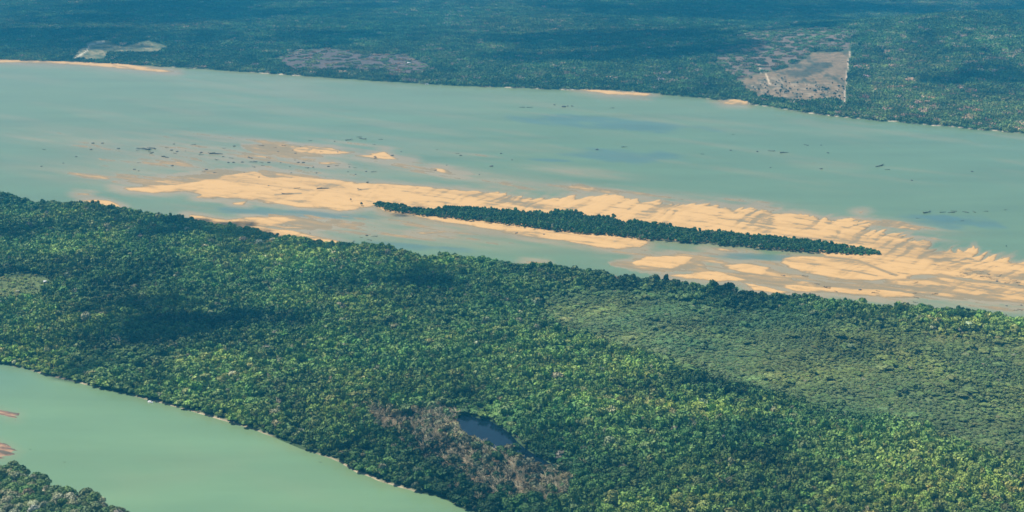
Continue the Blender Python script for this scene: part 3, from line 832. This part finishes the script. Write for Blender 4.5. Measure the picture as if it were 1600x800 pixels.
# small plants between the dry trees
# ---- wooded river island
def island_trees():
    rng = R(12)
    x, y = jitter_grid(-500, 1000, 2200, 3900, 4.6, rng)
    px, py, d = proj(x, y, 0 * x)
    s = sdist(P_ISL, x, y)
    mm = s > 1.0
    x, y, px, py, d, s = [a[mm] for a in (x, y, px, py, d, s)]
    n = len(x)
    gap = fbm(x / 28, y / 28, 3, 3)
    r = rng.lognormal(0, 0.33, n).clip(0.5, 2.1) * 3.2; h = r * 1.2 + rng.uniform(3.0, 7.5, n) + 4.5 * gap + 2.5 * fbm(x / 90, y / 90, 6, 2)
    h = h.clip(2.5, 17)
    h *= 0.66 + 0.34 * sstep(1, 16, s); h *= 1 - 0.10 * sstep(690, 640, px)
    h *= 1 - 0.3 * sstep(1280, 1360, px)
    keep = (rng.random(n) > np.where(s < 10, 0.40 + 0.5 * (gap < 0), 0) + 0.25 * (gap < -0.25)) 
    w = np.tile([1.7, 1.8, 0.9, 0.10, 0.30, 0.10, 0.02, 0.0], (n, 1))
    k_, t_ = pick_tint(n, w, rng)
    t_[:, :3] *= (0.72 * (1 + 0.4 * gap))[:, None]
    z = np.full(n, 1.0)
    return [a[keep] for a in (np.stack([x, y, z], 1), r, h, t_, px, py, s, d)]
iP, ir, ih, it, ipx, ipy, isd, idd = island_trees()
# the far rim stands out tree by tree against the sand
mid_y = np.interp(ipx, [578, 800, 1100, 1387], [325, 346, 375, 400])
rim = (ipy < mid_y) & (isd < 9) & (ih > np.quantile(ih, 0.5))
ridx = np.where(rim)[0]
ridx = ridx[np.argsort(-(ir / idd)[ridx])][:150]
for i in ridx:
    sec = "left" if ipx[i] < 850 else "middle" if ipx[i] < 1120 else "right"
    tree_thing(iP[i], ir[i], ih[i] * 1.12, RNG.random() * 6.28, it[i], CROWNS[i % 9], TRUNKS[i % 4],
               f"dark green tree on the sandy far rim of the river island, {sec} third", f"trees on the far rim of the river island, {sec} third", "island_tree")
m = np.ones(len(ir), bool); m[ridx] = False
scatter_object("island_canopy", iP[m], np.stack([ir[m], ir[m], ih[m]], 1), rotv(m.sum(), R(13)), R(14).integers(0, len(CROWNS), m.sum()), it[m], CROWNS,
               "dense dark green canopy covering the long narrow river island", "forest")

# ---- forest beyond the river
def far_trees():
    rng = R(15)
    x, y = jitter_grid(-5600, 5600, 3300, 10800, 20.5, rng)
    px, py, d = proj(x, y, 0 * x)
    m = (px > -400) & (px < 2020) & (py > -75)
    x, y = x[m], y[m]
    z, dF, dM, dN, dL = land(x, y)
    m = dF > 6
    x, y, z, dF = x[m], y[m], z[m], dF[m]
    px, py, d = proj(x, y, z)
    n = len(x)
    ar = {}
    q = fbm(x / 110, y / 110, 3, 3)
    cl = sdist(A_CLEAR, px, py); sc = sdist(A_SCRUB, px, py) + 4 * q; fi = sdist(A_FIELD, px, py) + 3 * q; li = sdist(A_LIGHT, px, py) + 3 * q; bu = sdist(A_BURN, px, py)
    keep = np.ones(n, bool)
    keep &= ~((cl > 0.5))
    keep &= ~((li > 0)) & ~((fi > 0) & (rng.random(n) > 0.2)) & ~((sc > 0) & (rng.random(n) > 0.45))
    scrub = (sc > 0) | (fi > 0)
    tr = np.abs(px - (1323 + (120 - py) * 0.1)) < 6
    keep &= ~(tr & (py > 70) & (py < 170))
    w1 = fbm(x / 420, y / 420, 2, 4); w2 = fbm(x / 90, y / 90, 5, 3)
    hillm = sstep(1330, 1400, px) * sstep(20, 60, py)
    w = np.zeros((n, 8))
    w[:, 0] = 1.6 - 1.5 * w1; w[:, 1] = 1.6 - 0.8 * w1; w[:, 2] = 1.2 + w1; w[:, 3] = (0.25 + 0.6 * w1 + 0.4 * w2).clip(0.02, 2); w[:, 4] = (0.5 + 0.8 * w2).clip(0.05, 3); w[:, 5] = (0.18 + 0.5 * w2 + 0.3 * hillm).clip(0.02, 2)
    w[:, 6] = 0.05 + 0.02 * hillm + 1.2 * scrub; w[:, 7] = 0.02
    w = w.clip(0.01, None)
    k_, t_ = pick_tint(n, w, rng)
    t_[:, :3] *= (1 + 0.75 * w2 + 0.4 * w1).clip(0.25, 3)[:, None]
    t_[:, :3] *= (1 + 0.35 * hillm)[:, None]
    t_[:, 0] *= 1.05 + 0.4 * fbm(x / 600, y / 600, 6, 3) + 0.2 * hillm; t_[:, 1] *= 0.86
    s = rng.uniform(15, 20, n); hh = rng.uniform(10, 18, n) * np.where(scrub, 0.45, 1)
    hh = np.where(dF < 40, hh * 0.85, hh)
    return [a[keep] for a in (np.stack([x, y, z - 0.5], 1), s, hh, t_)]
fP, fs, fh, ft = far_trees()
scatter_object("distant_forest", fP, np.stack([fs, fs, fh], 1), rotv(len(fs), R(16)) * [0, 0, 1], R(17).integers(0, len(CLUMPS), len(fs)), ft, CLUMPS,
               "hazy blue-green forest covering the far bank and the low hill", "forest")
print("counts", n_near, len(pick), len(bp), len(r), len(ir), len(ridx), len(fs))

# scattered trees left standing in the far clearing, and a lone one beside its track
def at_far(pxv, pyv):
    """ground point of the far land seen at that place in the photo"""
    z = 0.0
    for _ in range(12):
        x, y = unproj(pxv, pyv, z)
        z = float(land(np.array([x]), np.array([y]))[0][0])
    return float(x), float(y), z
rr = R(30)
cnt = 0
while cnt < 110:
    a, b = rr.uniform(1160, 1322), rr.uniform(118, 158)
    if sdist(A_CLEAR, np.array([a]), np.array([b]))[0] < 1.5: continue
    if rr.random() > 0.25 + 0.75 * math.exp(-((b - 146) / 9) ** 2) * (a > 1185): continue
    x, y, z = at_far(a, b)
    s = rr.uniform(2.2, 5.2)
    tree_thing((x, y, z), s, s * 1.9, rr.random() * 6, (0.03, 0.05, 0.03, 1), CROWNS[cnt % 9], TRUNKS[cnt % 4],
               "small dark tree left standing in the cleared field on the far bank", "trees left in the far clearing", "clearing_tree")
    cnt += 1
x, y, z = at_far(1323.5, 129)
tree_thing((x, y, z), 5.5, 14, 0, (0.012, 0.022, 0.015, 1), CROWNS[2], TRUNKS[0], "lone dark tree beside the straight clay track up the clearing", "", "clearing_tree")

# ------------------------------------------------------------------ snags, rocks, shrubs on the bars
def drift_mesh(i):
    rng = R(200 + i); V, F = [], []
    p = np.array([-0.5, 0, 0.05]); a = rng.uniform(-.2, .2)
    n = 4
    for s in range(n):
        a += rng.uniform(-0.35, 0.35); q = p + [math.cos(a) / n, math.sin(a) / n, rng.uniform(-0.02, 0.03)]
        tube(V, F, p, q, 0.05 * (1 - s * 0.17), 0.05 * (1 - (s + 1) * 0.17), 6)
        if s and rng.random() < 0.8:
            b = a + rng.choice([-1, 1]) * rng.uniform(0.5, 1.2)
            tube(V, F, p, p + [math.cos(b) * 0.2, math.sin(b) * 0.2, rng.uniform(0.02, 0.14)], 0.022, 0.008, 4)
        p = q
    for s in range(5):                                   # root plate
        b = rng.random() * 6.28
        tube(V, F, (-0.5, 0, 0.05), (-0.56, math.cos(b) * 0.12, 0.05 + math.sin(b) * 0.10), 0.025, 0.008, 4)
    return mesh_from("driftwood_log", np.concatenate(V), np.array(F), M_DRIFT, False, None, 3)
def rock_mesh(i):
    rng = R(220 + i); v, f = ico(2)
    v = v * (1 + 0.18 * rng.standard_normal((len(v), 1)))
    v = v * [1, rng.uniform(0.6, 0.9), 0.45]
    return mesh_from("rock", v, f, M_ROCK, False, None, 3)
DR = [drift_mesh(i) for i in range(6)]; RK = [rock_mesh(i) for i in range(5)]
def hz(px_, py_):
    h = bed(np.array([[float(px_)]]), np.array([[float(py_)]]))[0][0, 0]
    return max(0.0, min(h, 1.0))
# (x, y, width in photo pixels, kind) : l = log, r = rock
SN = [(145, 224, 5, 'r'), (160, 224, 5, 'r'), (69, 234, 7, 'l'), (142, 234, 5, 'r'), (119, 245, 4, 'r'), (99, 255, 3, 'r'), (65, 260, 4, 'r'),
      (228, 233, 22, 'l'), (237, 232, 16, 'l'), (235, 238, 12, 'l'), (258, 246, 15, 'l'), (261, 231, 6, 'l'), (274, 240, 7, 'l'), (302, 226, 8, 'l'), (311, 230, 5, 'l'),
      (315, 242, 8, 'l'), (338, 241, 20, 'l'), (339, 250, 9, 'l'), (361, 247, 8, 'l'), (357, 254, 5, 'r'), (365, 254, 5, 'r'), (392, 247, 14, 'l'), (395, 253, 12, 'l'), (396, 261, 8, 'l'),
      (382, 270, 3, 'r'), (410, 254, 7, 'l'), (420, 254, 6, 'r'), (420, 247, 9, 'l'), (411, 259, 6, 'l'), (408, 228, 8, 'l'), (444, 228, 9, 'l'), (484, 220, 6, 'l'), (466, 254, 5, 'r'), (487, 234, 5, 'l'), (503, 238, 6, 'l'),
      (546, 219, 12, 'l'), (566, 217, 13, 'l'), (561, 214, 8, 'l'), (594, 218, 7, 'l'), (584, 226, 6, 'l'), (523, 221, 3, 'r'), (546, 261, 4, 'r'), (572, 268, 4, 'r'), (584, 269, 8, 'l'),
      (683, 234, 5, 'l'), (714, 240, 7, 'l'), (720, 243, 5, 'r'), (681, 266, 5, 'r'), (698, 258, 3, 'r'), (768, 260, 6, 'r'), (783, 240, 4, 'r'), (749, 273, 3, 'r'), (800, 250, 3, 'r'),
      (405, 278, 8, 'l'), (420, 291, 4, 'r'), (440, 297, 7, 'l'), (465, 295, 10, 'l'), (450, 304, 18, 'l'), (505, 296, 18, 'l'), (574, 285, 5, 'r'), (562, 297, 12, 'l'), (653, 295, 5, 'l'),
      (815, 168, 9, 'l'), (828, 168, 9, 'l'), (866, 164, 4, 'r'), (881, 167, 7, 'r'), (894, 166, 5, 'r'), (887, 166, 4, 'r'), (956, 169, 7, 'l'), (933, 234, 6, 'r'), (976, 230, 9, 'l'),
      (1098, 241, 6, 'l'), (1142, 235, 4, 'r'), (1183, 237, 5, 'r'), (1146, 210, 5, 'l'), (1205, 236, 11, 'l'), (1226, 239, 14, 'l'), (1259, 227, 8, 'l'), (1294, 239, 5, 'r'), (1283, 264, 5, 'r'), (1283, 227, 3, 'r'),
      (1374, 260, 20, 'l'), (1386, 265, 8, 'l'), (1519, 268, 5, 'r'), (1425, 282, 4, 'r'), (1452, 333, 18, 'l'), (1474, 332, 10, 'l'), (1490, 330, 9, 'l'), (1486, 332, 12, 'l'), (1508, 332, 10, 'l'), (1522, 331, 9, 'l'), (1540, 330, 7, 'l'), (1572, 328, 6, 'l'),
      (1434, 341, 6, 'l'), (1503, 345, 6, 'l'), (573, 368, 5, 'r'), (564, 371, 6, 'l'), (585, 369, 9, 'l'), (577, 375, 9, 'l'), (598, 384, 5, 'l'), (609, 384, 6, 'l'), (553, 377, 4, 'r'), (484, 364, 7, 'l'),
      (850, 367, 5, 'r'), (807, 365, 5, 'r'), (1224, 431, 8, 'l'), (1231, 397, 5, 'l'), (1231, 417, 5, 'l'), (1225, 431, 5, 'r'), (1257, 432, 9, 'l'), (1276, 444, 8, 'l'), (1343, 420, 6, 'l'), (1392, 430, 7, 'l'), (1403, 431, 4, 'l'),
      (1295, 449, 8, 'l'), (1290, 451, 12, 'l'), (1306, 456, 7, 'l'), (1344, 454, 6, 'r'), (1368, 459, 11, 'l'), (1372, 456, 7, 'l'), (1431, 442, 9, 'l'), (1428, 458, 8, 'l'), (1460, 460, 10, 'l'), (1431, 465, 10, 'l'), (1402, 474, 6, 'l'), (1431, 473, 8, 'l'),
      (1463, 415, 9, 'l'), (1515, 424, 8, 'l'), (1523, 426, 7, 'l'), (1530, 429, 8, 'l'), (1536, 433, 9, 'l'), (1545, 430, 8, 'l'), (1550, 437, 7, 'l'), (1565, 431, 7, 'l'), (1558, 440, 5, 'r'), (1585, 440, 8, 'l'), (1595, 446, 8, 'l'), (1573, 478, 4, 'r'), (1588, 485, 7, 'l'), (1596, 477, 4, 'r'), (1593, 484, 9, 'l'),
      (100, 722, 5, 'l'), (500, 722, 5, 'l'), (48, 702, 4, 'l'), (1204, 262, 3, 'r'), (430, 231, 5, 'l'), (350, 232, 6, 'l'), (290, 236, 5, 'l')]
rr = R(40)
for _ in range(46):
    a_ = rr.uniform(170, 640); SN.append((a_, rr.uniform(218, 264) + 0.02 * a_, rr.uniform(2.5, 6), 'r' if rr.random() < 0.6 else 'l'))
for _ in range(22):
    a_ = rr.uniform(1480, 1598); SN.append((a_, 421 + (a_ - 1480) * 0.2 + rr.normal(0, 4), rr.uniform(4, 8), 'l'))
for i, (a, b, w, kd) in enumerate(SN):
    x, y = unproj(a, b); _, _, dd = proj(float(x), float(y), 0.0)
    L_ = w * float(dd) / FPX
    on_sand = hz(a, b) > 0.1
    side = "left part" if a < 620 else "middle" if a < 1100 else "right part"
    where = ("sandbank" if on_sand else "shallow water")
    if kd == 'l':
        o = obj("driftwood_log", DR[i % 6], label=f"{'long' if w > 11 else 'short' if w < 7 else 'mid-sized'} dark branching snag in the {where}, {'far' if b < 245 else 'middle' if b < 300 else 'near'} strip, {side} of the river", category="driftwood", group=f"driftwood in the {where}, {side} of the river")
        o.scale = (L_, L_ * 1.3, L_ * 1.0); o.rotation_euler = (0, 0, -0.3 + rr.normal(0, 0.45) + (math.pi if rr.random() < .5 else 0))
        o.location = (float(x), float(y), hz(a, b) - 0.05)
    else:
        o = obj("river_rock", RK[i % 5], label=f"{'larger' if w > 4.4 else 'tiny'} dark rock in the {where}, {'far' if b < 245 else 'middle' if b < 300 else 'near'} strip, {side} of the river", category="rock", group=f"rocks in the {where}, {side} of the river")
        o.scale = (L_ * 0.5,) * 3; o.rotation_euler = (0, 0, rr.random() * 6)
        o.location = (float(x), float(y), hz(a, b))
for a, b, s in ((548, 315, 2.6), (565, 322, 3.6), (574, 287, 2.0), (1572, 386, 1.5)):
    x, y = unproj(a, b)
    tree_thing((float(x), float(y), hz(a, b)), s, s * 2.4, rr.random() * 6, (0.04, 0.06, 0.03, 1), CROWNS[int(a) % 9], TRUNKS[0],
               {548: "small bush on bare sand left of the island, farther from it", 565: "taller bush on bare sand just left of the island's tip", 574: "tiny bush at the far edge of the sandbank", 1572: "tiny bush on the sandbank's right end"}[a], "bushes on the sandbank", "sandbank_bush")

# ------------------------------------------------------------------ boats and huts
def boat(px_, py_, length, rz, label):
    x, y = unproj(px_, py_)
    e = bpy.data.objects.new("river_boat", None); COL.objects.link(e)
    e.location = (float(x), float(y), 0); e.rotation_euler = (0, 0, rz); e["label"] = label; e["category"] = "boat"; e["group"] = "white boats moored along the banks"
    st_ = [(-0.5, 0.11, 0.02), (-0.3, 0.15, 0.0), (0.1, 0.15, 0.0), (0.35, 0.09, 0.03), (0.5, 0.005, 0.10)]
    V, F = [], []
    for s, w, dz in st_:
        V += [(s, -w, 0.12 + dz), (s, -w * 0.7, -0.04 + dz), (s, w * 0.7, -0.04 + dz), (s, w, 0.12 + dz), (s, w * 0.85, 0.09 + dz), (s, -w * 0.85, 0.09 + dz)]
    for i in range(4):
        for j in range(6):
            F.append((i * 6 + j, i * 6 + (j + 1) % 6, (i + 1) * 6 + (j + 1) % 6, (i + 1) * 6 + j))
    V = np.array(V) * length
    F.append((0, 1, 2, 3)); F.append((0, 3, 4, 5))
    obj("hull", mesh_from("hull", V, np.array(F), M_WHITE), e)
    b = bmesh.new(); bmesh.ops.create_cube(b, size=1)
    for v in b.verts: v.co = (v.co.x * 0.42 * length - 0.08 * length, v.co.y * 0.22 * length * (0.9 if v.co.z > 0 else 1), v.co.z * 0.14 * length + 0.18 * length)
    m_ = bpy.data.meshes.new("cabin"); b.to_mesh(m_); m_.materials.append(M_WALL); obj("cabin", m_, e)
    b = bmesh.new(); bmesh.ops.create_cube(b, size=1)
    for v in b.verts: v.co = (v.co.x * 0.52 * length - 0.08 * length, v.co.y * 0.27 * length * (0.8 if v.co.z > 0 else 1), v.co.z * 0.02 * length + 0.262 * length)
    m_ = bpy.data.meshes.new("canopy"); b.to_mesh(m_); m_.materials.append(M_WHITE); obj("canopy", m_, e)
boat(235, 629, 9, -0.35, "small white covered boat moored under the trees of the near channel")
boat(667, 132, 13, 0.2, "white boat moored at the far bank below the brown field")
boat(1307, 180, 13, -0.3, "white boat moored at the far bank right of the clearing")

def hut(x, y, z, w, dpt, h, rz, label):
    e = bpy.data.objects.new("house", None); COL.objects.link(e)
    e.location = (x, y, z); e.rotation_euler = (0, 0, rz); e["label"] = label; e["category"] = "house"
    b = bmesh.new(); bmesh.ops.create_cube(b, size=1)
    for v in b.verts: v.co = (v.co.x * w, v.co.y * dpt, (v.co.z + 0.5) * h)
    m_ = bpy.data.meshes.new("wall"); b.to_mesh(m_); m_.materials.append(M_WALL); obj("wall", m_, e)
    o_ = 0.6; rh = h * 0.55
    V = [(-w / 2 - o_, -dpt / 2 - o_, h), (w / 2 + o_, -dpt / 2 - o_, h), (w / 2 + o_, 0, h + rh), (-w / 2 - o_, 0, h + rh), (-w / 2 - o_, dpt / 2 + o_, h), (w / 2 + o_, dpt / 2 + o_, h)]
    V2 = [(a, b_, c_ + 0.15) for a, b_, c_ in V]
    F = [(6, 7, 8, 9), (9, 8, 11, 10), (3, 2, 1, 0), (4, 5, 2, 3), (0, 1, 7, 6), (4, 10, 11, 5), (0, 6, 9, 3), (3, 9, 10, 4), (1, 2, 8, 7), (2, 5, 11, 8)]
    obj("roof", mesh_from("roof", V + V2, F, M_METAL), e)
    for nm, cx_, ww, z0, hh in (("door", 0, 1.0, 0, 2.0), ("window", -w * 0.3, 1.1, 0.9, 1.0), ("window", w * 0.3, 1.1, 0.9, 1.0)):
        b = bmesh.new(); bmesh.ops.create_cube(b, size=1)
        for v in b.verts: v.co = (cx_ + v.co.x * ww, -dpt / 2 - 0.03 + v.co.y * 0.08, z0 + (v.co.z + 0.5) * hh + 0.01)
        m_ = bpy.data.meshes.new(nm); b.to_mesh(m_); m_.materials.append(M_DARK); obj(nm, m_, e)
x, y, z = at_far(639, 99); hut(x, y, z, 13, 8, 3.2, 0.2, "white-roofed farmhouse in the brown field on the far bank")
x, y = map(float, unproj(71, 447)); z = float(land(np.array([x]), np.array([y]))[0][0]); hut(x, y, z, 5, 4, 2.6, 0.4, "small white-roofed hut at the edge of the grassy patch in the left forest")

# ------------------------------------------------------------------ fair-weather clouds above the aircraft; they throw the dark patches on the land
def cloud_mat():
    m, nt, N, L, b = new_mat("cloud")
    L_ = nt.links
    g = N.new("ShaderNodeTexCoord")
    no = N.new("ShaderNodeTexNoise"); no.inputs["Scale"].default_value = 0.012; no.inputs["Detail"].default_value = 6
    L_.new(g.outputs["Object"], no.inputs["Vector"])
    mr = N.new("ShaderNodeMapRange"); L_.new(no.outputs[0], mr.inputs[0])
    mr.inputs[1].default_value = 0.35; mr.inputs[2].default_value = 0.65; mr.inputs[3].default_value = 0.08; mr.inputs[4].default_value = 0.75
    df = N.new("ShaderNodeBsdfDiffuse"); df.inputs[0].default_value = (0.95, 0.95, 0.95, 1)
    tr = N.new("ShaderNodeBsdfTransparent"); mx = N.new("ShaderNodeMixShader")
    L_.new(mr.outputs[0], mx.inputs[0]); L_.new(tr.outputs[0], mx.inputs[1]); L_.new(df.outputs[0], mx.inputs[2])
    L_.new(mx.outputs[0], N["Material Output"].inputs["Surface"])
    return m
M_CLOUD = cloud_mat()
ZC = 1500.0
def cloud(px_, py_, rx, ry, n, seed):
    """a cloud whose shadow falls on the ground around that place; rx, ry in metres"""
    rng = R(seed); x, y = unproj(px_, py_)
    off = sun_dir[:2] / sun_dir[2] * ZC
    V, F = [], []; base = 0; iv, jf = ico(3)
    for i in range(n):
        a = rng.random() * 6.28; q = math.sqrt(rng.random())
        c_ = np.array([math.cos(a) * q * rx, math.sin(a) * q * ry, rng.uniform(0, 60)])
        s = rng.uniform(0.25, 0.5) * min(rx, ry) * (1.15 - 0.6 * q)
        v = iv * (1 + 0.10 * rng.standard_normal((len(iv), 1))) * [s * 1.4, s, s * 0.5]
        v[:, 2] = np.maximum(v[:, 2], -0.12 * s)
        V.append(v + c_); F.append(jf + base); base += len(iv)
    me_ = mesh_from("cloud", np.concatenate(V), np.concatenate(F), M_CLOUD, True, None, 3)
    o = obj("cloud", me_, kind="structure")
    o.location = (float(x) + off[0], float(y) + off[1], ZC)
CL = [(310, 362, 190, 120, 18), (390, 392, 120, 90, 9), (215, 510, 170, 120, 14), (120, 575, 70, 60, 7), (640, 445, 130, 90, 9), (625, 328, 45, 60, 6), (960, 78, 620, 560, 26), (130, 62, 700, 420, 22), (520, 62, 330, 300, 12),
      (1260, 62, 330, 260, 12), (1560, 135, 240, 300, 12), (40, 375, 70, 60, 7), (1000, 640, 90, 40, 6), (300, 20, 900, 700, 16), (1100, 10, 900, 900, 16), (1480, 14, 700, 500, 22), (1560, 30, 500, 300, 12), (470, 395, 120, 60, 8), (760, 470, 90, 60, 6), (1130, 462, 150, 30, 8), (1420, 500, 200, 40, 9)]  # unseen clouds past the hill are added to darken ground behind its crest
for i, (a, b, rx, ry, n) in enumerate(CL): cloud(a, b, rx, ry, n, 300 + i)

# ------------------------------------------------------------------ haze
bm = bmesh.new(); bmesh.ops.create_cube(bm, size=1)
zmin, zmax = -4.5, 1150.0
for v in bm.verts:
    v.co = (v.co.x * 400000, 25000 + v.co.y * 200000, zmin + (v.co.z + 0.5) * (zmax - zmin))
me = bpy.data.meshes.new("haze"); bm.to_mesh(me)
hm = bpy.data.materials.new("haze"); hm.use_nodes = True
N, L = hm.node_tree.nodes, hm.node_tree.links
N.clear()
pv = N.new("ShaderNodeVolumePrincipled"); out = N.new("ShaderNodeOutputMaterial")
pv.inputs["Color"].default_value = (0.05, 0.58, 1.0, 1)
pv.inputs["Density"].default_value = 0.000054
pv.inputs["Anisotropy"].default_value = 0.0
L.new(pv.outputs[0], out.inputs["Volume"])
me.materials.append(hm)
obj("haze", me, kind="stuff", label="thin blue haze filling the air over the river valley", category="haze")
